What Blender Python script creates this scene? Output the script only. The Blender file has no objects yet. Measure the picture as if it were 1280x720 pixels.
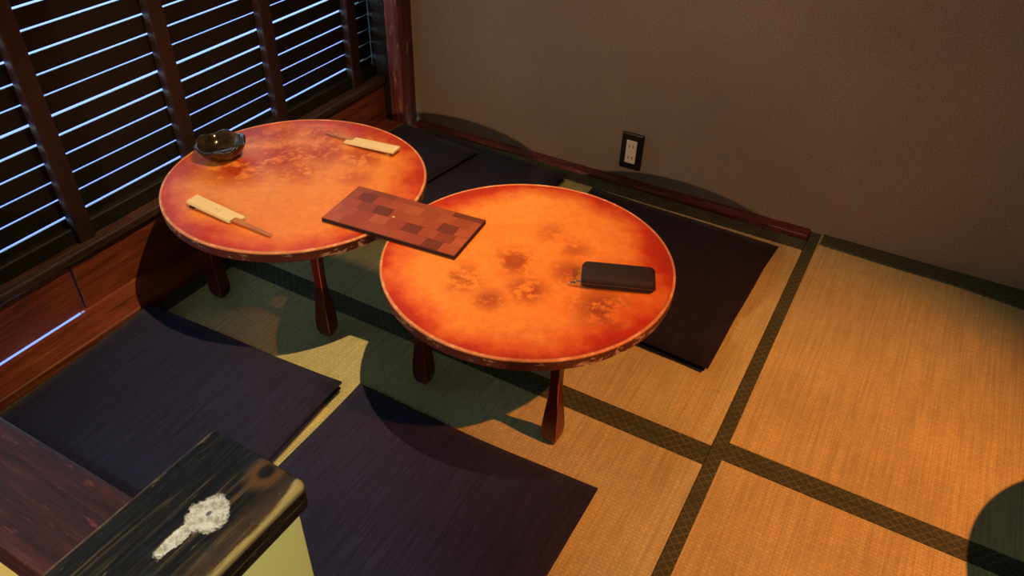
import bpy, bmesh, math, random
from mathutils import Vector, Matrix
random.seed(7)
SC = bpy.context.scene
COL = SC.collection

# ------------------------------------------------------------------ camera
cam_d = bpy.data.cameras.new('camera')
cam = bpy.data.objects.new('camera', cam_d); COL.objects.link(cam)
cam_d.sensor_width = 36.0
cam_d.lens = 972.0 * 36.0 / 1280.0
cam_d.clip_start = 0.02
RX = Vector((0.87144, 0.48984, 0.02544))
UP = Vector((-0.32185, 0.53191, 0.78325))
FW = Vector((-0.37014, 0.69075, -0.62118))
cam.matrix_world = Matrix(((RX.x, UP.x, -FW.x, 0.0), (RX.y, UP.y, -FW.y, 0.0), (RX.z, UP.z, -FW.z, 1.312), (0, 0, 0, 1)))
SC.camera = cam
# ------------------------------------------------------------------ world (blue daylight outside the lattice)
W = bpy.data.worlds.new('daylight'); SC.world = W; W.use_nodes = True
bg = W.node_tree.nodes['Background']
bg.inputs['Color'].default_value = (0.46, 0.78, 1.0, 1)
bg.inputs['Strength'].default_value = 13.0
# ------------------------------------------------------------------ lamp settings (the lamps themselves are built further down)
KEY_POS, KEY_AIM, KEY_W, KEY_COL = (-0.506, 1.276, 2.263), (-1.13, 1.22, 0.312), 165.0, (1.0, 0.60, 0.28)
SIDE_POS, SIDE_AIM, SIDE_W, SIDE_COL = (1.15, 1.10, 2.15), (0.03, 1.17, 0.0), 240.0, (1.0, 0.29, 0.07)
HALL_POS, HALL_W, HALL_COL = (-0.87, -1.50, 1.58), 140.0, (1.0, 0.60, 0.34)
HALL_AIM = (-1.20, 2.17, 0.42)
CAP_FILL_POS, CAP_FILL_AIM, CAP_FILL_W, CAP_FILL_COL = (0.60, -0.40, 2.25), (-0.45, 0.16, 0.52), 135.0, (1.0, 0.93, 0.66)
FILL_POS, FILL_W, FILL_COL = (0.55, -1.25, 2.36), 3.0, (0.72, 0.95, 1.0)
SC.view_settings.view_transform = 'Standard'
SC.view_settings.look = 'None'
SC.view_settings.exposure = 0.0
SC.view_settings.gamma = 1.0
SC.view_settings.use_curve_mapping = False

# ------------------------------------------------------------------ material helpers
class G:
    def __init__(s, name):
        s.m = bpy.data.materials.new(name); s.m.use_nodes = True
        s.t = s.m.node_tree; s.b = s.t.nodes['Principled BSDF']
    def n(s, typ, ins=None, **props):
        nd = s.t.nodes.new(typ)
        for k, v in props.items(): setattr(nd, k, v)
        for k, v in (ins or {}).items():
            if isinstance(v, bpy.types.NodeSocket): s.t.links.new(v, nd.inputs[k])
            else: nd.inputs[k].default_value = v
        return nd
    def co(s, scale=(1, 1, 1), rot=(0, 0, 0), loc=(0, 0, 0)):
        c = s.n('ShaderNodeTexCoord').outputs['Object']
        return s.n('ShaderNodeMapping', {'Vector': c, 'Scale': scale, 'Rotation': rot, 'Location': loc}).outputs[0]
    def noise(s, v, scale, detail=4, rough=.55, dist=0):
        return s.n('ShaderNodeTexNoise', {'Vector': v, 'Scale': scale, 'Detail': detail, 'Roughness': rough, 'Distortion': dist}).outputs['Fac']
    def ramp(s, f, *stops):
        r = s.n('ShaderNodeValToRGB', {'Fac': f}); e = r.color_ramp.elements
        while len(e) < len(stops): e.new(0.5)
        for i, (p, c) in enumerate(stops):
            e[i].position = p; e[i].color = (c, c, c, 1) if not isinstance(c, tuple) else (*c, 1)
        return r.outputs[0]
    def mix(s, f, a, b, mode='MIX'):
        m = s.n('ShaderNodeMix', data_type='RGBA', blend_type=mode)
        for k, v in ((0, f), (6, a), (7, b)):
            if isinstance(v, bpy.types.NodeSocket): s.t.links.new(v, m.inputs[k])
            else: m.inputs[k].default_value = (*v, 1) if isinstance(v, tuple) else v
        return m.outputs[2]
    def math(s, op, a, b=0.0, c=0.0):
        m = s.n('ShaderNodeMath', operation=op)
        for i, v in enumerate((a, b, c)):
            if isinstance(v, bpy.types.NodeSocket): s.t.links.new(v, m.inputs[i])
            else: m.inputs[i].default_value = v
        return m.outputs[0]
    def xyz(s, v): return s.n('ShaderNodeSeparateXYZ', {'Vector': v}).outputs
    def out(s, color=None, rough=None, bump=None, bs=.3, bd=.002, **kw):
        def put(k, v):
            if v is None: return
            if isinstance(v, bpy.types.NodeSocket): s.t.links.new(v, s.b.inputs[k])
            else: s.b.inputs[k].default_value = (*v, 1) if isinstance(v, tuple) else v
        put('Base Color', color); put('Roughness', rough)
        for k, v in kw.items(): put(k.replace('_', ' '), v)
        if bump is not None:
            b = s.n('ShaderNodeBump', {'Height': bump, 'Strength': bs, 'Distance': bd})
            s.t.links.new(b.outputs[0], s.b.inputs['Normal'])
        return s.m

def m_plain(name, col, rough=.6, **kw): return G(name).out(col, rough, **kw)

def m_tatami(name, base, along_x):
    g = G(name)
    v = g.co(rot=(0, 0, 0 if along_x else math.pi / 2))
    br = g.n('ShaderNodeTexBrick', {'Vector': v, 'Color1': (.70, .70, .70, 1), 'Color2': (1, 1, 1, 1), 'Mortar': (.36, .36, .36, 1), 'Scale': 1.0,
             'Mortar Size': .0011, 'Mortar Smooth': .8, 'Bias': .1, 'Brick Width': .0125, 'Row Height': .0078})
    br.offset = 0.5
    n1 = g.noise(v, 3.0, 3); n2 = g.noise(g.co((1, 30, 1), rot=(0, 0, 0 if along_x else math.pi / 2)), 14, 3)
    n3 = g.noise(g.co((30, 1, 1), rot=(0, 0, 0 if along_x else math.pi / 2)), 5, 3)
    c = g.mix(g.ramp(n1, (.3, 0.0), (.7, 1.0)), tuple(x * .86 for x in base), tuple(x * 1.08 for x in base))
    c = g.mix(.42, c, br.outputs['Color'], 'MULTIPLY')
    c = g.mix(.5, c, g.ramp(n2, (.3, .72), (.7, 1.0)), 'MULTIPLY')
    c = g.mix(.8, c, g.ramp(n3, (.3, .68), (.62, 1.0)), 'MULTIPLY')
    return g.out(c, .62, g.mix(.3, br.outputs['Color'], n2), .45, .0022, **{'Specular_IOR_Level': .3})

def m_border(name):
    g = G(name)
    x, y, z = g.xyz(g.co())
    k = 2 * math.pi / .021
    u = g.math('MULTIPLY', g.math('ADD', x, y), k); w = g.math('MULTIPLY', g.math('SUBTRACT', x, y), k)
    d = g.math('MAXIMUM', g.math('COSINE', u), g.math('COSINE', w))
    d2 = g.math('MULTIPLY', g.math('ABSOLUTE', g.math('SINE', g.math('MULTIPLY', u, 1.5))), g.math('ABSOLUTE', g.math('SINE', g.math('MULTIPLY', w, 1.5))))
    pat = g.math('MAXIMUM', g.ramp(d, (.84, 0.0), (.97, 1.0)), g.ramp(d2, (.72, 0.0), (.9, .75)))
    nz = g.noise(g.co(), 260, 2)
    wear = g.noise(g.co(), 14, 3)
    f = g.math('MULTIPLY', g.math('MULTIPLY', pat, g.ramp(wear, (.3, .35), (.65, 1.0))), g.ramp(nz, (.3, .4), (.7, 1.0)))
    c = g.mix(f, (.036, .054, .024), (.17, .18, .075))
    return g.out(c, .75, nz, .25, .001)

def m_wood(name, dark, mid, light, axis=1, sc=1.0, rough=.5, wear=None, wearcol=None, stretch=18, bs=.35):
    g = G(name)
    s = [stretch] * 3; s[axis] = 1.0
    v = g.co(tuple(s)); v0 = g.co()
    grain = g.noise(v, 3.2 * sc, 6, .65, .6); fine = g.noise(v, 14 * sc, 4, .7)
    blot = g.noise(v0, 6 * sc, 4)
    f = g.math('ADD', g.math('MULTIPLY', grain, .65), g.math('MULTIPLY', fine, .35))
    c = g.ramp(f, (.34, dark), (.5, mid), (.66, light))
    c = g.mix(.6, c, g.ramp(blot, (.3, .45), (.68, 1.0)), 'MULTIPLY')
    if wear is not None:
        wn = g.noise(g.co(tuple(1 + (q - 1) * .25 for q in s)), 9 * sc, 5, .7)
        c = g.mix(g.ramp(wn, (wear, 0.0), (wear + .1, 1.0)), c, wearcol)
    return g.out(c, rough, f, bs, .003)

def m_lacquer_top(name, seed, blots, blotcol):
    # worn vermilion lacquer: rubbed through to amber in the middle, deeper red at the rim, ragged stains
    g = G(name)
    v = g.co(loc=(seed, seed * .7, 0)); p = g.xyz(g.co())
    r = g.math('SQRT', g.math('ADD', g.math('MULTIPLY', p[0], p[0]), g.math('MULTIPLY', p[1], p[1])))
    nb = g.noise(v, 7, 6, .65); nf = g.noise(v, 26, 6, .75); nw = g.noise(v, 3.0, 3); nr = g.noise(v, 17, 10, .78)
    rr = g.math('ADD', r, g.math('MULTIPLY', g.math('SUBTRACT', nb, .5), .20))
    c = g.mix(g.ramp(nw, (.35, 0.0), (.65, 1.0)), (.80, .27, .045), (.86, .36, .07))
    c = g.mix(g.ramp(g.noise(v, 60, 4, .7), (.4, 0.0), (.75, .5)), c, (.64, .15, .022))
    c = g.mix(g.ramp(g.math('ADD', rr, g.math('MULTIPLY', g.math('SUBTRACT', nf, .5), .05)), (.235, 0.0), (.31, .95)), c, (.55, .030, .012))
    c = g.mix(g.ramp(rr, (.285, 0.0), (.35, .6)), c, (.22, .02, .012))
    q = None
    for (bx, by, br_, ba) in blots:
        dx = g.math('SUBTRACT', p[0], bx); dy = g.math('SUBTRACT', p[1], by)
        dd = g.math('SQRT', g.math('ADD', g.math('MULTIPLY', dx, dx), g.math('MULTIPLY', dy, dy)))
        e = g.math('MULTIPLY', g.ramp(g.math('DIVIDE', dd, br_), (.25, 1.0), (1.0, 0.0)), ba)
        q = e if q is None else g.math('MAXIMUM', q, e)
    m = g.math('MULTIPLY', q, g.ramp(nr, (.43, 0.0), (.52, 1.0)))
    c = g.mix(m, c, blotcol)
    return g.out(c, g.ramp(nf, (.3, .34), (.7, .5)), nf, .06, .001, **{'Specular_IOR_Level': .4})

def m_rim(name, lip=False):
    g = G(name); v = g.co((1, 1, 2.2))
    n = g.noise(v, 26, 5, .75, .3); n2 = g.noise(g.co(), 7, 3)
    if lip:
        c = g.mix(g.ramp(n, (.5, 0.0), (.6, 1.0)), (.62, .24, .09), (.78, .44, .22))
    else:
        c = g.mix(g.ramp(n2, (.35, 0.0), (.7, 1.0)), (.075, .014, .010), (.13, .035, .020))
        c = g.mix(g.ramp(n, (.565, 0.0), (.61, 1.0)), c, (.52, .36, .24))
    return g.out(c, .5, n, .3, .001)

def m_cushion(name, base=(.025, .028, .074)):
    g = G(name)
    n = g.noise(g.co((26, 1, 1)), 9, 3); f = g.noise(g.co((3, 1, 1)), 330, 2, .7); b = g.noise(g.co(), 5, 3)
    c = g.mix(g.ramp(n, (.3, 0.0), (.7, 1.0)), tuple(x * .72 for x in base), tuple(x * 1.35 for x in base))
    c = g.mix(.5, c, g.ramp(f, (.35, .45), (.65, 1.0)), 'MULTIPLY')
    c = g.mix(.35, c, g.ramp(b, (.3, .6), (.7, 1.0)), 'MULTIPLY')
    return g.out(c, .9, f, .5, .0012, **{'Specular_IOR_Level': .18, 'Sheen_Weight': .06})

def m_plaster(name, a, b, speck=True):
    g = G(name); v = g.co()
    n = g.noise(v, 190, 4, .75); w = g.noise(v, 2.2, 4); k = g.noise(v, 420, 2, .7)
    c = g.mix(g.ramp(w, (.3, 0.0), (.7, 1.0)), a, b)
    if speck:
        c = g.mix(.6, c, g.ramp(n, (.34, .42), (.60, 1.0)), 'MULTIPLY')
        c = g.mix(.5, c, g.ramp(k, (.35, .35), (.6, 1.0)), 'MULTIPLY')
    return g.out(c, .95, n, .3, .002, **{'Specular_IOR_Level': .15})

def m_cap():
    # charred plank: black-blue soot, brown knot edge, rubbed pale patch with a tail
    g = G('charred_wood')
    v = g.co((22, 1, 22)); p = g.xyz(g.co())
    grain = g.noise(v, 6, 6, .7, .4); nz = g.noise(g.co(), 42, 6, .75); bl = g.noise(g.co(), 22, 4); ch = g.noise(g.co((6, 1, 6)), 30, 5, .8)
    c = g.ramp(grain, (.42, (.003, .003, .0032)), (.54, (.012, .010, .009)), (.66, (.105, .068, .028)))
    c = g.mix(g.ramp(bl, (.55, 0.0), (.68, .75)), c, (.016, .022, .036))
    c = g.mix(g.ramp(ch, (.64, 0.0), (.68, .9)), c, (.30, .24, .15))
    # brown, less charred band along the aisle side
    xb = g.math('ADD', p[0], g.math('MULTIPLY', g.math('SUBTRACT', nz, .5), .05))
    up0 = g.ramp(g.math('ADD', p[2], .02), (.010, 0.0), (.013, 1.0))
    c = g.mix(g.math('MULTIPLY', g.math('MULTIPLY', g.ramp(xb, (.035, 0.0), (.075, 1.0)), up0), .55), c, (.16, .085, .03))
    # pale strip along the aisle edge and corner, slight wear on the left edge
    ed = g.math('ADD', p[0], g.math('MULTIPLY', g.math('SUBTRACT', ch, .5), .010))
    ed = g.math('ADD', ed, g.math('MULTIPLY', g.ramp(p[1], (-.0, 0.0), (1.0, 0.0)), 0.0))
    corner = g.math('MULTIPLY', g.math('MAXIMUM', g.math('ADD', p[1], .045), 0.0), .22)
    ee = g.math('ADD', ed, corner)
    up = g.ramp(g.math('ADD', p[2], .02), (.010, 0.0), (.013, 1.0))
    c = g.mix(g.math('MULTIPLY', g.ramp(ee, (.0675, 0.0), (.0685, 1.0)), up), c, (.52, .38, .15))
    el = g.math('MULTIPLY', p[0], -1.0)
    c = g.mix(g.math('MULTIPLY', g.ramp(g.math('ADD', el, g.math('MULTIPLY', g.math('SUBTRACT', ch, .5), .02)), (.0675, 0.0), (.070, .8)), up), c, (.30, .21, .10))
    # knot
    kd = g.math('SQRT', g.math('ADD', g.math('MULTIPLY', g.math('POWER', g.math('SUBTRACT', p[0], .026), 2), 1.6), g.math('POWER', g.math('SUBTRACT', p[1], -.017), 2)))
    c = g.mix(g.ramp(g.math('ADD', kd, g.math('MULTIPLY', g.math('SUBTRACT', nz, .5), .012)), (.013, 1.0), (.03, 0.0)), c, (.17, .075, .022))
    c = g.mix(g.ramp(kd, (.009, 1.0), (.014, 0.0)), c, (.012, .009, .008))
    # rubbed pale spot
    def dist(cx, cy, sx, sy):
        return g.math('SQRT', g.math('ADD', g.math('POWER', g.math('DIVIDE', g.math('SUBTRACT', p[0], cx), sx), 2), g.math('POWER', g.math('DIVIDE', g.math('SUBTRACT', p[1], cy), sy), 2)))
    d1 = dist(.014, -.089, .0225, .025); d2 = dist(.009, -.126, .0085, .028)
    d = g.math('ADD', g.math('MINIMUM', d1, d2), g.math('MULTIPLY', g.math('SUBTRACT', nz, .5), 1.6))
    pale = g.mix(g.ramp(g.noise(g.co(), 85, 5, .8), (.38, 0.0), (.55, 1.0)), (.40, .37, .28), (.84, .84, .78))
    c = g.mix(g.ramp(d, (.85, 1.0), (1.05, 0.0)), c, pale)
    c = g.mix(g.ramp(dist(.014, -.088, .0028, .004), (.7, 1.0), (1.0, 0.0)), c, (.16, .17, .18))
    return g.out(c, .6, g.math('ADD', g.math('MULTIPLY', grain, 1.0), g.math('MULTIPLY', nz, .4)), .9, .004, **{'Specular_IOR_Level': .22})

M = {}
M['tat_x'] = m_tatami('tatami_rush', (.72, .72, .34), True)
M['tat_y'] = m_tatami('tatami_rush_b', (.73, .68, .29), True)
M['border'] = m_border('tatami_border_cloth')
M['plaster'] = m_plaster('sand_plaster', (.33, .24, .155), (.41, .305, .20))
M['cream'] = m_plaster('cream_plaster', (.82, .76, .27), (.86, .80, .31), False)
M['ceil'] = m_plain('ceiling_board', (.10, .06, .035), .8)
M['sub'] = m_plain('subfloor_board', (.06, .04, .025), .8)
M['post'] = m_wood('worn_red_post', (.05, .012, .014), (.19, .045, .042), (.38, .13, .11), 2, 1.0, .5, .55, (.52, .26, .20))
M['trim'] = m_wood('worn_red_trim', (.05, .012, .012), (.17, .036, .028), (.32, .09, .06), 0, 1.2, .4, .58, (.42, .18, .13))
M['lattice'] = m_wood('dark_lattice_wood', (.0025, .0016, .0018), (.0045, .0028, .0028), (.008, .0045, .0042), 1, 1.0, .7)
M['bar'] = m_wood('lattice_bar_wood', (.018, .006, .0055), (.030, .010, .009), (.042, .015, .013), 2, 1.0, .65)
M['board'] = m_wood('red_brown_board', (.06, .014, .007), (.26, .062, .026), (.42, .125, .052), 1, 1.2, .5)
M['rail'] = m_wood('dull_brown_rail', (.025, .012, .009), (.06, .03, .02), (.11, .055, .04), 1, 1.0, .6)
M['beam'] = m_wood('dark_red_beam', (.010, .004, .006), (.050, .011, .013), (.13, .036, .034), 0, 1.8, .5, .60, (.20, .055, .055))
M['cap'] = m_cap()
M['leg'] = m_wood('dark_red_lacquer', (.065, .005, .007), (.12, .010, .012), (.17, .018, .016), 2, 1.0, .28, bs=.08)
M['legedge'] = m_plain('leg_edge_highlight', (.42, .12, .06), .45)  # lighter colour on the bevels paints the highlight along the leg edges
M['rim'] = m_rim('chipped_rim'); M['lip'] = m_rim('rubbed_lip', True)
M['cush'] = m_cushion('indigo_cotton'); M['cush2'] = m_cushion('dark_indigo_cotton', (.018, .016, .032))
M['sleeve'] = m_plain('cream_paper', (.80, .70, .38), .8)
M['ink'] = m_plain('brown_ink', (.16, .07, .03), .8)
M['stick'] = m_wood('chopstick_wood', (.50, .19, .07), (.62, .26, .11), (.72, .33, .15), 0, 3.0, .5, bs=.1)
M['restd'] = m_plain('dark_ceramic', (.03, .018, .014), .2)
M['resty'] = m_plain('amber_ceramic', (.42, .26, .07), .2)
M['menu_edge'] = m_plain('menu_edge', (.030, .010, .008), .5)
M['wallet'] = m_plain('black_cloth', (.016, .010, .010), .75)
M['metal'] = m_plain('steel', (.7, .68, .62), .25, Metallic=1.0)
M['plate'] = m_plain('black_plastic', (.006, .005, .006), .35)
M['socket'] = m_plain('cream_plastic', (.80, .70, .52), .4)
M['slot'] = m_plain('socket_slot', (.10, .05, .03), .6)
M['shade'] = m_plain('lamp_shade_metal', (.03, .028, .026), .4)
M['cord'] = m_plain('black_cord', (.01, .01, .01), .6)
def m_ash():
    g = G('dark_glaze'); n = g.noise(g.co(), 30, 4, .7)
    return g.out(g.ramp(n, (.4, (.012, .009, .006)), (.6, (.035, .026, .014)), (.72, (.09, .07, .03))), .14, n, .15, .002)
M['ash'] = m_ash()
def m_bulb(name, col, st):
    g = G(name); return g.out((.8, .8, .8), .5, Emission_Color=col, Emission_Strength=st)
M['bulbw'] = m_bulb('bulb_glow', (1.0, .6, .25), 8.0)

# ------------------------------------------------------------------ mesh helpers
def mk(name, bm, mat, parent=None, loc=None, rz=0.0, smooth=False):
    me = bpy.data.meshes.new(name); bmesh.ops.recalc_face_normals(bm, faces=bm.faces[:]); bm.to_mesh(me); bm.free()
    for mt in (mat if isinstance(mat, (list, tuple)) else [mat]): me.materials.append(mt)
    if smooth:
        for p in me.polygons: p.use_smooth = True
    o = bpy.data.objects.new(name, me); COL.objects.link(o)
    if parent: o.parent = parent
    if loc is not None: o.location = loc
    o.rotation_euler = (0, 0, rz)
    return o
def tag(o, label, cat, group=None):
    o['label'] = label; o['category'] = cat
    if group: o['group'] = group
    return o
def struct(o): o['kind'] = 'structure'; return o
def empty(name, loc=(0, 0, 0), rz=0.0):
    o = bpy.data.objects.new(name, None); COL.objects.link(o); o.location = loc; o.rotation_euler = (0, 0, rz); o.empty_display_size = .1
    return o
def box(x0, x1, y0, y1, z0, z1, bev=0.0, seg=2, bm=None):
    b = bmesh.new()
    r = bmesh.ops.create_cube(b, size=1.0)
    for v in b.verts:
        v.co = Vector(((x0 + x1) / 2 + v.co.x * (x1 - x0), (y0 + y1) / 2 + v.co.y * (y1 - y0), (z0 + z1) / 2 + v.co.z * (z1 - z0)))
    if bev: bmesh.ops.bevel(b, geom=b.edges[:], offset=bev, segments=seg, affect='EDGES', profile=.5)
    if bm is not None:
        me = bpy.data.meshes.new('t'); b.to_mesh(me); b.free(); bm.from_mesh(me); bpy.data.meshes.remove(me); return bm
    return b
def lathe(prof, n=64, wob=None, close=False):
    bm = bmesh.new(); rings = []
    for i, (r, z) in enumerate(prof):
        if r < 1e-6: rings.append([bm.verts.new((0, 0, z))]); continue
        ring = []
        for k in range(n):
            a = 2 * math.pi * k / n; rr, zz = (r, z) if wob is None else wob(i, r, z, a)
            ring.append(bm.verts.new((rr * math.cos(a), rr * math.sin(a), zz)))
        rings.append(ring)
    for a, b in zip(rings, rings[1:]):
        for k in range(n):
            k2 = (k + 1) % n
            if len(a) == 1: bm.faces.new((a[0], b[k], b[k2]))
            elif len(b) == 1: bm.faces.new((a[k], b[0], a[k2]))
            else: bm.faces.new((a[k], b[k], b[k2], a[k2]))
    return bm
def copy_tree(o, parent=None):
    c = o.copy(); COL.objects.link(c); c.parent = parent
    for ch in list(o.children): copy_tree(ch, c)
    return c

# ================================================================== THE SETTING
floor = struct(mk('floor', box(-1.54, 2.4, -2.9, 2.40, -.12, -.045), M['sub']))
def mat_piece(x0, x1, y0, y1, mat, borders):
    m = mk('tatami_mat', box(x0, x1, y0, y1, -.045, 0.0, .002, 1), mat, floor)
    for (a, b, c, d) in borders: mk('tatami_border', box(a, b, c, d, -.010, .0016, .0008, 1), M['border'], m)
XS0, XS1 = -.138, -.106
mat_piece(-1.535, XS0, 1.172, 2.112, M['tat_x'], [(-1.535, XS0, 1.172, 1.2015), (-1.535, XS0, 2.056, 2.112)])
mat_piece(-1.535, XS0, .26, 1.171, M['tat_x'], [(-1.494, XS0, 1.1415, 1.171), (-1.535, -1.494, .26, 1.171)])
mat_piece(XS0 + .001, 1.62, 1.2005, 2.20, M['tat_y'], [(XS0 + .001, XS1, 1.2005, 2.20), (XS1, 1.62, 1.2005, 1.229)])
mat_piece(XS0 + .001, 1.62, .26, 1.1995, M['tat_y'], [(XS0 + .001, XS1, .26, 1.1995), (XS1, 1.62, 1.174, 1.1995)])
# heri-cloth edge strip at the foot of the plaster wall (right-hand mat)
wb = bmesh.new()
pts = [(-.1, 2.112, 2.24), (.10, 2.104, 2.24), (.26, 2.106, 2.24), (.45, 2.088, 2.24), (1.62, 2.085, 2.24)]
lo = [[wb.verts.new((x, y, z)) for (x, y, _) in pts] for z in (-.008, .005)]
hi = [[wb.verts.new((x, y, z)) for (x, _, y) in pts] for z in (-.008, .005)]
for i in range(len(pts) - 1):
    wb.faces.new((lo[1][i], lo[1][i + 1], hi[1][i + 1], hi[1][i])); wb.faces.new((lo[0][i], lo[0][i + 1], lo[1][i + 1], lo[1][i]))
    wb.faces.new((lo[0][i], hi[0][i], hi[0][i + 1], lo[0][i + 1]))
mk('tatami_border', wb, M['border'], floor)

SL = .0175                                   # the plaster wall runs very slightly out of square
ANG = math.atan(SL)
wall_back = struct(mk('wall_back', box(-1.62, 2.6, 0, .12, -.12, 2.45), M['plaster'], None, (0, 2.1705, 0), ANG))
struct(mk('wall_right', box(2.3, 2.4, -2.9, 2.3, -.12, 2.45), M['plaster']))
struct(mk('wall_front', box(-1.9, 2.4, -3.0, -2.9, -.12, 2.45), M['plaster']))
struct(mk('ceiling', box(-1.9, 2.5, -3.0, 2.4, 2.42, 2.5), M['ceil']))
# red worn trim at the foot of the back wall
tb = box(-1.56, -.14, -.040, .004, -.03, .010, .004)
struct(mk('baseboard_back', tb, M['trim'], None, (0, 2.1705, 0), ANG))
# corner post
pb = box(-.0275, .0275, -.043, .043, -.05, 2.45, .006, 2)
struct(mk('trim_1', pb, M['post'], None, (-1.5975, 2.108, 0)))

struct(mk('trim_5', box(-1.745, -1.624, 2.068, 2.15, -.05, 2.45, .004, 1), M['lattice']))
# ---- left side: sill step, kick boards, rail, lattice window
struct(mk('wall_kick', box(-1.675, -1.669, .798, 2.066, -.08, .172), M['lattice']))
sill = struct(mk('trim_2', box(-1.642, -1.535, -.6, 2.065, -.08, .025, .006, 3), M['board']))
mk('sill_strip', box(-1.668, -1.640, .797, 2.065, -.08, .023, .0015, 1), M['board'], sill)
base = struct(empty('baseboard_left', (-1.65, .8, .03)))
def bd(y0, y1, z0, z1, dx=0.0):
    yc = (y0 + y1) / 2
    return mk('board', box(-.009, .009, -(y1 - y0) / 2, (y1 - y0) / 2, 0, z1 - z0, .0015, 1), M['board'], base, (-.008 + dx, yc - .8, z0 - .03))
bd(-.6, .800, .0216, .172); bd(.8055, 1.42, .020, .172, .002); bd(1.4205, 2.066, .020, .172, .002)
rail = struct(mk('trim_3', box(-1.720, -1.636, -.6, 2.066, .163, .186, .004, 2), M['rail']))
struct(mk('trim_4', box(-1.715, -1.672, -.6, 2.05, .186, .226, .003, 1), M['lattice']))
win = struct(empty('window_1', (-1.69, .8, .2)))
Z0, PITCH = .2515, .0485
NS = 31
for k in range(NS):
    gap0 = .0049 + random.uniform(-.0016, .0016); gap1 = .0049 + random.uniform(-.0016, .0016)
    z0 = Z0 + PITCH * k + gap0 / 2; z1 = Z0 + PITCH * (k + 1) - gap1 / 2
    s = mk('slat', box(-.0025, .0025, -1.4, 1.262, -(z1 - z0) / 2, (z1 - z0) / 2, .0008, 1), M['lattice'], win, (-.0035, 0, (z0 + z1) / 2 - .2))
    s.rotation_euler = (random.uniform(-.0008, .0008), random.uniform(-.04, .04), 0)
s = mk('slat', box(-.0025, .0025, -1.4, 1.262, 0, Z0 - .004 - .226, .0005, 1), M['lattice'], win, (-.0035, 0, .026))
for yr in (-.165, .190, .545, .900, 1.254, 1.603, 1.966):
    mk('lattice_bar', box(-.014, .014, -.0215, .0215, 0, Z0 + PITCH * NS + .02 - .186, .002, 1), M['bar'], win, (-1.674 + 1.69, yr - .0215 - .8, -.014))
ZT = Z0 + PITCH * NS
struct(mk('wall_left', box(-1.74, -1.65, -2.9, 2.06, ZT + .003, 2.45), M['plaster']))
struct(mk('wall_left_front', box(-1.74, -1.535, -2.9, -.6, -.12, ZT + .003), M['plaster']))
# outside return of the neighbouring wall, close behind the last bay of slats
struct(mk('wall_outside', box(-1.80, -1.712, 2.045, 2.3, -.3, 2.45), M['lattice']))

struct(mk('ground_outside', box(-7, -1.72, -6, 7, -.75, -.65), m_plain('slit_tint_ground', (.056, .052, .28), .9)))  # added ground, tinted so the slits between the slats look daylight blue
# ---- low partition in the foreground
part = struct(mk('wall_partition', box(-1.535, -.57, .172, .250, -.05, .535), M['cream']))
struct(mk('wall_partition_end', box(-.568, -.449, -.35, .352, -.05, .572, .002, 1), M['cream']))
bm = box(-1.535, -.583, .152, .262, .536, .600, .007, 3)
tag(mk('handrail_beam', bm, M['beam']), 'dark red worn wooden beam capping the low cream partition wall', 'beam')
cb = box(-.0715, .0715, -.75, .0, -.044, 0, .006, 3)
# knock the far right corner off and wobble the long edges a little
for v in cb.verts:
    if v.co.x > .05 and v.co.y > -.02: v.co.y -= (v.co.x - .05) * .25
cap = tag(mk('cap_board', cb, M['cap'], None, (-.5115, .368, .617), math.radians(-1.2)), 'charred black cap board with a pale rubbed spot on cream partition end', 'board')
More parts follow.
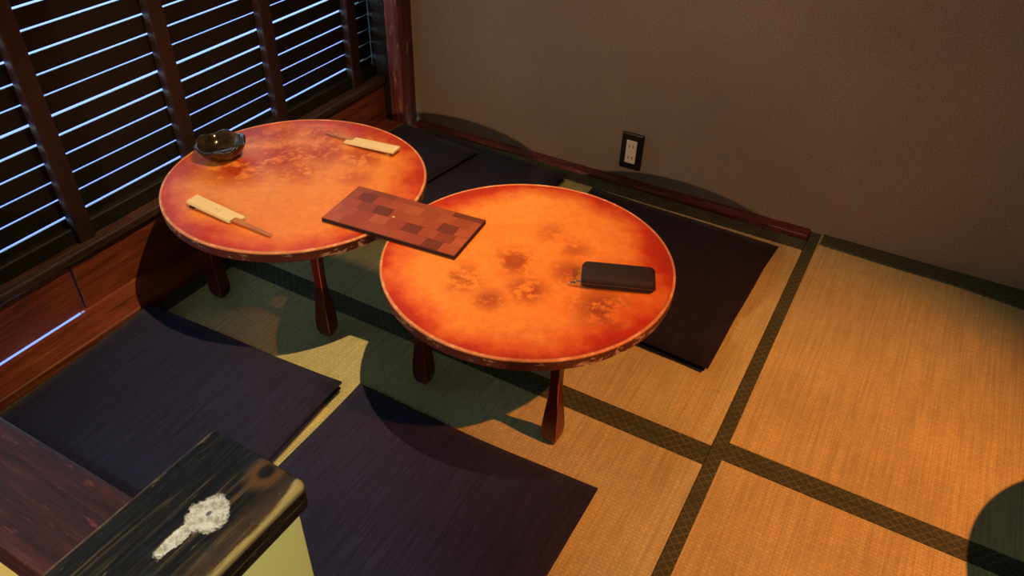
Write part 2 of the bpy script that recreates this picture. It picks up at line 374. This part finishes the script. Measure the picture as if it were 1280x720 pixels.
# ================================================================== TABLES
def build_table(loc, rz, R_, seed, blots, label):
    t = empty('low_round_table', loc, rz)
    topz, th = .312, .028
    mk('tabletop', lathe([(0, topz), (R_ * .5, topz), (R_ - .006, topz), (R_ - .006, topz - .004), (0, topz - .004)], 96), m_lacquer_top('worn_lacquer_%s' % seed, seed, blots, (.42, .035, .012) if seed < 5 else (.30, .05, .014)), t)
    mk('rim_lip', lathe([(R_ - .0065, topz - .004), (R_ - .0065, topz + .0012), (R_ - .003, topz + .0016), (R_ - .0004, topz - .0006), (R_, topz - .0035), (R_ - .004, topz - .0042), (R_ - .0065, topz - .004)], 96), M['lip'], t, smooth=True)
    mk('rim', lathe([(0, topz - .0045), (R_ - .007, topz - .0042), (R_ - .0005, topz - .0038), (R_ - .0005, topz - th + .004), (R_ - .006, topz - th), (0, topz - th)], 96), M['rim'], t)
    prof = [(0.0, .0125), (.004, .0150), (.018, .0185), (.040, .0195), (.065, .0180), (.10, .0145), (.14, .0115), (.18, .0105), (.215, .0110), (.24, .0130), (.262, .0175), (.275, .023), (.288, .027)]
    a = .170
    leg_me = None
    for k, (sx, sy) in enumerate(((1, -1), (-1, -1), (-1, 1), (1, 1))):
        if leg_me is None:
            lb = bmesh.new(); rings = []
            for z, h in prof: rings.append([lb.verts.new((cx * h, cy * h, z)) for cx, cy in ((1, 1), (-1, 1), (-1, -1), (1, -1))])
            for r0, r1 in zip(rings, rings[1:]):
                for q in range(4): lb.faces.new((r0[q], r0[(q + 1) % 4], r1[(q + 1) % 4], r1[q]))
            lb.faces.new(rings[0]); lb.faces.new(rings[-1])
            vert_e = [e for e in lb.edges if abs(e.verts[0].co.z - e.verts[1].co.z) > 1e-4]
            bmesh.ops.bevel(lb, geom=vert_e, offset=.0017, segments=1, affect='EDGES')
            for fc in lb.faces:
                n = fc.normal; fc.normal_update()
            lo_ = mk('leg', lb, [M['leg'], M['legedge']], t, (a * sx, a * sy, 0))
            for p in lo_.data.polygons:
                if abs(abs(p.normal.x) - abs(p.normal.y)) < .25 and abs(p.normal.z) < .8: p.material_index = 1
            leg_me = lo_.data
        else:
            lo_ = bpy.data.objects.new('leg', leg_me); COL.objects.link(lo_); lo_.parent = t; lo_.location = (a * sx, a * sy, 0)
    for s in (-1, 1):
        mk('apron', box(-a - .05, a + .05, a * s - .010, a * s + .010, .268, .289, .002, 1), M['leg'], t)
        mk('crosspiece', box(a * s - .012, a * s + .012, -a + .012, a - .012, .272, .2885, .002, 1), M['leg'], t)
    return tag(t, label, 'table', 'low round tables in a row')
C1, C2, C3 = (-1.2702, 1.2190), (-.6151, 1.2157), (.804, 1.19)
t1 = build_table((*C1, 0), math.radians(4.5), .3215, 3.1,
    [(-.16, -.02, .13, .95), (-.10, .07, .13, .95), (-.02, .03, .09, .7), (-.27, -.08, .10, .8), (.08, .17, .09, .8), (-.20, .17, .10, .9), (-.22, -.02, .07, .9), (-.02, .14, .10, .9), (-.08, .22, .09, .8), (.13, .07, .06, .55), (.2, -.02, .06, .5), (.04, .24, .08, .8), (-.24, .10, .07, .7)],
    'low round table with blotchy orange lacquer top, ashtray standing on it')
t2 = build_table((*C2, 0), math.radians(-1.0), .319, 9.7,
    [(-.02, -.02, .07, .85), (.07, .09, .05, .6), (-.08, -.13, .07, .75), (.05, -.09, .06, .9), (.10, .01, .06, .8), (.0, -.16, .05, .8), (.21, -.06, .09, .9), (.0, .12, .06, .5)],
    'low round table with orange lacquer top, black case lying on it')
t3 = build_table((*C3, 0), math.radians(2.0), .319, 15.3, [(0, 0, .1, .8)], 'low round table with bare orange top beyond the tatami seam')

# ================================================================== THINGS ON THE TABLES
TZ = .3136
# ashtray: dark glazed bowl with a scalloped lip
def wob(i, r, z, a):
    k = max(0.0, (z - .012) / .03)
    return r * (1 + .035 * k * math.sin(6 * a + .4)), z + (.0035 * k * math.sin(6 * a + 1.2) if i > 2 else 0)
ab = lathe([(0, 0.0), (.034, 0.0), (.040, .002), (.052, .014), (.061, .030), (.064, .037), (.062, .0395), (.057, .037), (.050, .026), (.040, .012), (.022, .007), (0, .006)], 72, wob)
ash = tag(mk('ashtray', ab, M['ash'], None, (-1.505, 1.205, TZ - .0005), smooth=True), 'dark glazed ashtray with scalloped lip on the table edge by the lattice', 'ashtray')

# chopsticks in paper sleeves on rests
def chop(loc, rz, label, rest_mat, rest_x, marks, length):
    t = empty('chopstick_set', loc, rz)
    # local x: from the open end of the sleeve (+x, tips stick out) ; y across
    sb = bmesh.new()
    L0, L1, hw = -.078, .076, .0185
    def ring(x, yl, yr, zb):
        return [sb.verts.new((x, yl, zb)), sb.verts.new((x, yr, zb)), sb.verts.new((x, yr - .002, zb + .0052)), sb.verts.new((x, yl + .002, zb + .0052))]
    tilt = lambda x: .0085 + (rest_x - x) * 0.0 if False else .0075 + (-(x) * .045 if rest_x < 0 else x * .045)
    ra = ring(L0, -hw, hw, tilt(L0)); rb = ring(L1 - .016, -hw, hw, tilt(L1 - .016)); rc = ring(L1, -hw + .002, -.001, tilt(L1)); 
    for q in range(4): sb.faces.new((ra[q], ra[(q + 1) % 4], rb[(q + 1) % 4], rb[q]))
    # tongue of the notch that reaches further on one side
    rt = ring(L1 - .016, .001, hw, tilt(L1 - .016)); re = ring(L1, .003, hw, tilt(L1))
    for q in range(4): sb.faces.new((rt[q], rt[(q + 1) % 4], re[(q + 1) % 4], re[q]))
    sb.faces.new(re); sb.faces.new(ra)
    for v in rc: sb.verts.remove(v)
    mk('paper_sleeve', sb, M['sleeve'], t)
    for s in (-1, 1):
        cb_ = bmesh.new(); rr = []
        for x, h in ((L0 + .004, .0019), (L1 - .014, .0019), (L1 - .0135, .0025), (length, .0013)):
            zc = tilt(min(x, .08)) + .0026
            zc = max(zc, h + .0002)
            yc = -.004 + s * (.0032 if x < .1 else .0017)
            rr.append([cb_.verts.new((x, yc - h, zc - h)), cb_.verts.new((x, yc + h, zc - h)), cb_.verts.new((x, yc + h, zc + h)), cb_.verts.new((x, yc - h, zc + h))])
        for p, q_ in zip(rr, rr[1:]):
            for q in range(4): cb_.faces.new((p[q], p[(q + 1) % 4], q_[(q + 1) % 4], q_[q]))
        cb_.faces.new(rr[0]); cb_.faces.new(rr[-1])
        mk('chopstick', cb_, M['stick'], t)
    if marks:
        ib = bmesh.new()
        for (x, y, w, h) in ((0, .003, .004, .0008), (.001, .001, .0007, .005), (.004, -.002, .005, .0008), (.006, .001, .0007, .004), (.012, .004, .0045, .0008), (.014, 0, .0007, .005), (.013, -.004, .004, .0008), (-.006, -.003, .003, .0008)):
            z = tilt(x) + .0056
            vs = [ib.verts.new((x + a_, y + b_, tilt(x + a_) + .00535)) for a_, b_ in ((-w / 2, -h / 2), (w / 2, -h / 2), (w / 2, h / 2), (-w / 2, h / 2))]
            ib.faces.new(vs)
        mk('printed_mark', ib, M['ink'], t)
    tag(t, label, 'chopsticks', 'chopstick sets on the far table')
    rb_ = bmesh.new()
    prof = [(-.017, .0), (-.016, .005), (-.010, .0074), (-.004, .0066), (.004, .0066), (.010, .0074), (.016, .005), (.017, .0)]
    a_ = [rb_.verts.new((-.0075, y, z)) for y, z in prof]; b_ = [rb_.verts.new((.0075, y, z)) for y, z in prof]
    for q in range(len(prof)): rb_.faces.new((a_[q], a_[(q + 1) % len(prof)], b_[(q + 1) % len(prof)], b_[q]))
    rb_.faces.new(a_); rb_.faces.new(b_)
    bmesh.ops.bevel(rb_, geom=[e for e in rb_.edges if abs(e.verts[0].co.x - e.verts[1].co.x) < 1e-6], offset=.0012, segments=2, affect='EDGES')
    c, s_ = math.cos(rz), math.sin(rz)
    for v in rb_.verts: v.co.z = min(v.co.z, .0072 + (.0022 if abs(rest_x) > .05 else 0))
    return mk('chopstick_rest', rb_, rest_mat, None, (loc[0] + c * rest_x, loc[1] + s_ * rest_x, loc[2]), rz)
TT = .3122
r1 = chop((-1.316, 1.000, TT), math.radians(-1.5), 'chopsticks in printed cream paper sleeve resting on a dark rest', M['restd'], -.066, True, .176)
tag(r1, 'small dark ceramic chopstick rest under the printed paper sleeve', 'chopstick rest', 'chopstick rests')
r2 = chop((-1.206, 1.440, TT), math.radians(184.5), 'chopsticks in plain cream paper sleeve resting on an amber rest', M['resty'], -.058, False, .150)
tag(r2, 'small amber ceramic chopstick rest under the plain paper sleeve', 'chopstick rest', 'chopstick rests')

# menu folder of parquet-like wood veneer, lying across both tables
men = empty('menu_folder', (-.926, 1.193, TZ), math.radians(5.4))
MW, MD = .342, .158
mk('back_cover', box(-MW / 2, MW / 2, -MD / 2, MD / 2, .0002, .0040, .0008, 1), M['menu_edge'], men)
mk('page_block', box(-MW / 2 + .003, MW / 2 - .003, -MD / 2 + .003, MD / 2 - .003, .0041, .0062), m_plain('menu_pages', (.10, .035, .02), .8), men)
fc = mk('front_cover', box(-MW / 2, MW / 2, -MD / 2, MD / 2, .0063, .0094, .0008, 1), M['menu_edge'], men)
vmat = [G('veneer_%d' % i) for i in range(6)]
vcol = [(.36, .085, .040), (.30, .066, .034), (.40, .105, .05), (.24, .055, .03), (.16, .038, .024), (.33, .075, .035)]
vm = []
for g, c_ in zip(vmat, vcol):
    gr = g.noise(g.co((3, 40, 1)), 12, 4)
    vm.append(g.out(g.mix(g.ramp(gr, (.3, 0.0), (.7, 1.0)), tuple(x * .8 for x in c_), tuple(x * 1.15 for x in c_)), .42, gr, .05, .0005))
nx, ny = 8, 4
rnd = random.Random(12)
meshes = {}
x0m, y0m = -MW / 2 + .002, -MD / 2 + .002
cw, chh = (MW - .004) / nx, (MD - .004 - .018) / ny
for j in range(ny):
    off = (0, .35, .1, .6)[j]
    xs = [0] + [i + off for i in range(0 if off > .2 else 1, nx) if i + off < nx - .1] + [nx]
    for a_, b_ in zip(xs, xs[1:]):
        hw_, hh_ = (b_ - a_) * cw / 2 - .0002, chh / 2 - .0002
        o = mk('veneer_block', box(-hw_, hw_, -hh_, hh_, 0, .0006), vm[4] if (j, round(a_)) in ((1, 4), (2, 6), (0, 6), (3, 1), (2, 2)) else vm[rnd.choice([0, 0, 1, 2, 5, 5, 3])], fc, (x0m + (a_ + b_) / 2 * cw, y0m + (j + .5) * chh, .0094))
for a_, b_ in ((0, 1), (1, 2.6), (2.6, 4.5), (4.5, 6.2), (6.2, 8)):
    hw_ = (b_ - a_) * cw / 2 - .0002
    mk('veneer_block', box(-hw_, hw_, -.0088, .0088, 0, .0006), vm[rnd.choice([1, 3, 5, 4])], fc, (x0m + (a_ + b_) / 2 * cw, MD / 2 - .002 - .009, .0094))
sb_ = box(-.003, .003, -.002, .002, 0, .0007); mk('printed_mark', sb_, M['sleeve'], fc, (-.025, -.004, .0101))
tag(men, 'red-brown menu folder with a parquet pattern cover lying across both tables', 'menu')

# black zip case
wl = empty('zip_case', (-.4145, 1.2415, TZ - .001), math.radians(22.2))
wb_ = box(-.076, .076, -.033, .033, 0, .030, .011, 4)
mk('case_body', wb_, M['wallet'], wl, smooth=True)
zb = box(-.0772, .0772, -.0342, .0342, .0135, .0162, .0012, 1)
mk('zip', zb, M['menu_edge'], wl)
pb_ = bmesh.new()
box(-.088, -.0765, -.0275, -.0235, .012, .0150, .0008, 1, pb_); box(-.100, -.087, -.0285, -.0225, .0085, .0105, .0008, 1, pb_)
mk('zip_pull', pb_, M['metal'], wl)
tag(wl, 'slim black cloth zip case with steel pull lying near a table edge', 'case')

# ================================================================== CUSHIONS
def cushion(loc, rz, w, d, th, label, mat, seed, lift=None):
    rn = random.Random(seed)
    def slab(z0, z1, inset, puff):
        bm = bmesh.new(); n = 18; g = []
        ph = [rn.uniform(0, 6.28) for _ in range(4)]
        for top in (1, 0):
            gr = []
            for i in range(n + 1):
                row = []
                for j in range(n + 1):
                    u, v = i / n * 2 - 1, j / n * 2 - 1
                    ex = (1 - abs(u) ** 10) * (1 - abs(v) ** 10)
                    x = u * (w / 2 - inset) * (1 - .010 * (1 - v * v)) + .0025 * math.sin(3 * v + ph[0]); y = v * (d / 2 - inset) * (1 - .010 * (1 - u * u)) + .0025 * math.sin(3 * u + ph[1])
                    mid = (z0 + z1) / 2
                    if top: z = mid + (z1 - mid) * (.25 + .75 * ex) + puff * (1 - u * u) * (1 - v * v) + .0012 * math.sin(5 * u + ph[2]) * math.sin(4 * v + ph[3]) * ex
                    else: z = mid - (mid - z0) * (.25 + .75 * ex)
                    row.append(bm.verts.new((x, y, z)))
                gr.append(row)
            for i in range(n):
                for j in range(n): bm.faces.new((gr[i][j], gr[i + 1][j], gr[i + 1][j + 1], gr[i][j + 1]))
            g.append(gr)
        T, B = g
        ring = [(i, 0) for i in range(n)] + [(n, j) for j in range(n)] + [(i, n) for i in range(n, 0, -1)] + [(0, j) for j in range(n, 0, -1)]
        for (a, b), (c, e) in zip(ring, ring[1:] + ring[:1]): bm.faces.new((T[a][b], T[c][e], B[c][e], B[a][b]))
        return bm
    t = empty('floor_cushion', loc, rz)
    mk('lower_pad', slab(0, th * .48, .004, 0), mat, t, smooth=True)
    mk('upper_pad', slab(th * .47, th, 0, .004), mat, t, smooth=True)
    return tag(t, label, 'cushion', 'indigo floor cushions')
cushion((-1.203, .606, .0015), math.radians(3.3), .59, .60, .040, 'navy floor cushion beside the wooden sill and red beam', M['cush'], 1)
cushion((-.594, .655, .0015), math.radians(1.0), .594, .585, .028, 'navy floor cushion next to the charred cap board', M['cush'], 2)
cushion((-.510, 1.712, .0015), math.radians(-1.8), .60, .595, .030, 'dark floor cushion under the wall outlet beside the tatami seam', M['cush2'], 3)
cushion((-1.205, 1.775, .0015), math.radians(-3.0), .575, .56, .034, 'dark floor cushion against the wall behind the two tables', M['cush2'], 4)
cushion((-1.405, 1.700, .0375), math.radians(-6.0), .33, .60, .020, 'dark folded floor cushion in the corner by the red post', M['cush2'], 5)

# ================================================================== WALL OUTLET
ow = empty('wall_outlet', (-.7335, 2.1705 - .7335 * SL, .111), ANG)
mk('cover_plate', box(-.0365, .0365, -.010, 0.0, -.063, .063, .004, 2), M['plate'], ow)
so = mk('socket_insert', box(-.0175, .0175, -.0122, -.009, -.040, .040, .001, 1), M['socket'], ow)
for zc in (.020, -.020):
    for xc in (-.0062, .0062):
        mk('socket_slot', box(xc - .0016, xc + .0016, -.0126, -.011, zc - .0045, zc + .0045), M['slot'], so)
tag(ow, 'black wall outlet plate with cream double socket', 'outlet')

# ================================================================== LAMPS (hang above the frame)
def aim(o, tgt):
    d = Vector(tgt) - o.location
    o.rotation_euler = d.to_track_quat('-Z', 'Y').to_euler()
def spot_lamp(pos, tgt, watt, col, label, half, blend, rad):
    t = empty('spot_lamp', pos)
    d = (Vector(tgt) - Vector(pos)).normalized()
    q = d.to_track_quat('-Z', 'Y')
    sh = mk('shade', lathe([(0, .105), (.022, .105), (.028, .095), (.055, .025), (.060, .012), (.057, .012), (.050, .028), (.024, .090), (0, .094)], 32), M['shade'], t, smooth=True)
    sh.rotation_mode = 'QUATERNION'; sh.rotation_quaternion = q
    bu = mk('bulb', lathe([(0, .040), (.014, .042), (.022, .055), (.022, .068), (.014, .085), (0, .088)], 24), M['bulbw'], t, smooth=True)
    bu.rotation_mode = 'QUATERNION'; bu.rotation_quaternion = q
    top = -(d * .10)
    mk('stem', box(top.x - .006, top.x + .006, top.y - .006, top.y + .006, top.z - .01, 2.42 - pos[2], .001, 1), M['cord'], t)
    L = bpy.data.lights.new('spot_light', 'SPOT'); L.energy = watt; L.color = col; L.spot_size = math.radians(2 * half); L.spot_blend = blend; L.shadow_soft_size = rad
    lo = bpy.data.objects.new('spot_light', L); COL.objects.link(lo); lo.location = pos; aim(lo, tgt)
    return tag(t, label, 'lamp', 'ceiling spot lamps')
spot_lamp(KEY_POS, KEY_AIM, KEY_W, KEY_COL, 'dark metal ceiling spot lamp aimed at the pair of round tables', 25, 1.0, .012)
spot_lamp(SIDE_POS, SIDE_AIM, SIDE_W, SIDE_COL, 'dark metal ceiling spot lamp aimed at the open tatami', 24.5, .9, .022)
spot_lamp(CAP_FILL_POS, CAP_FILL_AIM, CAP_FILL_W, CAP_FILL_COL, 'added unseen spot lamp brightening the charred cap board', 12, 1.0, .02)  # extra spot without a known source, brightens the cap board and cream panel
pl = empty('pendant_lamp', HALL_POS)
d_ = (Vector(HALL_AIM) - Vector(HALL_POS)).normalized(); q_ = d_.to_track_quat('-Z', 'Y')
sh_ = mk('shade', lathe([(0, .105), (.022, .105), (.028, .095), (.055, .025), (.060, .012), (.057, .012), (.050, .028), (.024, .090), (0, .094)], 32), M['shade'], pl, smooth=True)
bu_ = mk('bulb', lathe([(0, .040), (.014, .042), (.022, .055), (.022, .068), (.014, .085), (0, .088)], 24), M['bulbw'], pl, smooth=True)
for o_ in (sh_, bu_): o_.rotation_mode = 'QUATERNION'; o_.rotation_quaternion = q_
tp_ = -(d_ * .10)
mk('cord', box(tp_.x - .003, tp_.x + .003, tp_.y - .003, tp_.y + .003, tp_.z - .01, 2.42 - HALL_POS[2]), M['cord'], pl)
tag(pl, 'dark shaded pendant lamp hanging low over the aisle', 'lamp')
hl = bpy.data.lights.new('pendant_light', 'SPOT'); hl.energy = HALL_W; hl.color = HALL_COL; hl.shadow_soft_size = .02; hl.spot_size = math.radians(58); hl.spot_blend = .9
ho = bpy.data.objects.new('pendant_light', hl); COL.objects.link(ho); ho.location = HALL_POS; aim(ho, HALL_AIM)

cl = empty('added_fill_box', (FILL_POS[0], FILL_POS[1], 2.42))  # added ambient fill behind the camera, built like a ceiling fixture
mk('housing', box(-.50, .50, -.09, .09, -.045, -.001, .004, 1), m_plain('white_enamel', (.8, .8, .8), .4), cl)
mk('diffuser', box(-.48, .48, -.075, .075, -.055, -.0455, .003, 1), m_bulb('fill_glow', (.8, .95, 1.0), 3.0), cl)
tag(cl, 'long white fill light added unseen over the aisle', 'lamp')
tl = bpy.data.lights.new('fill_light', 'AREA'); tl.shape = 'RECTANGLE'; tl.size = .95; tl.size_y = .14; tl.energy = FILL_W; tl.color = FILL_COL
to = bpy.data.objects.new('fill_light', tl); COL.objects.link(to); to.location = FILL_POS
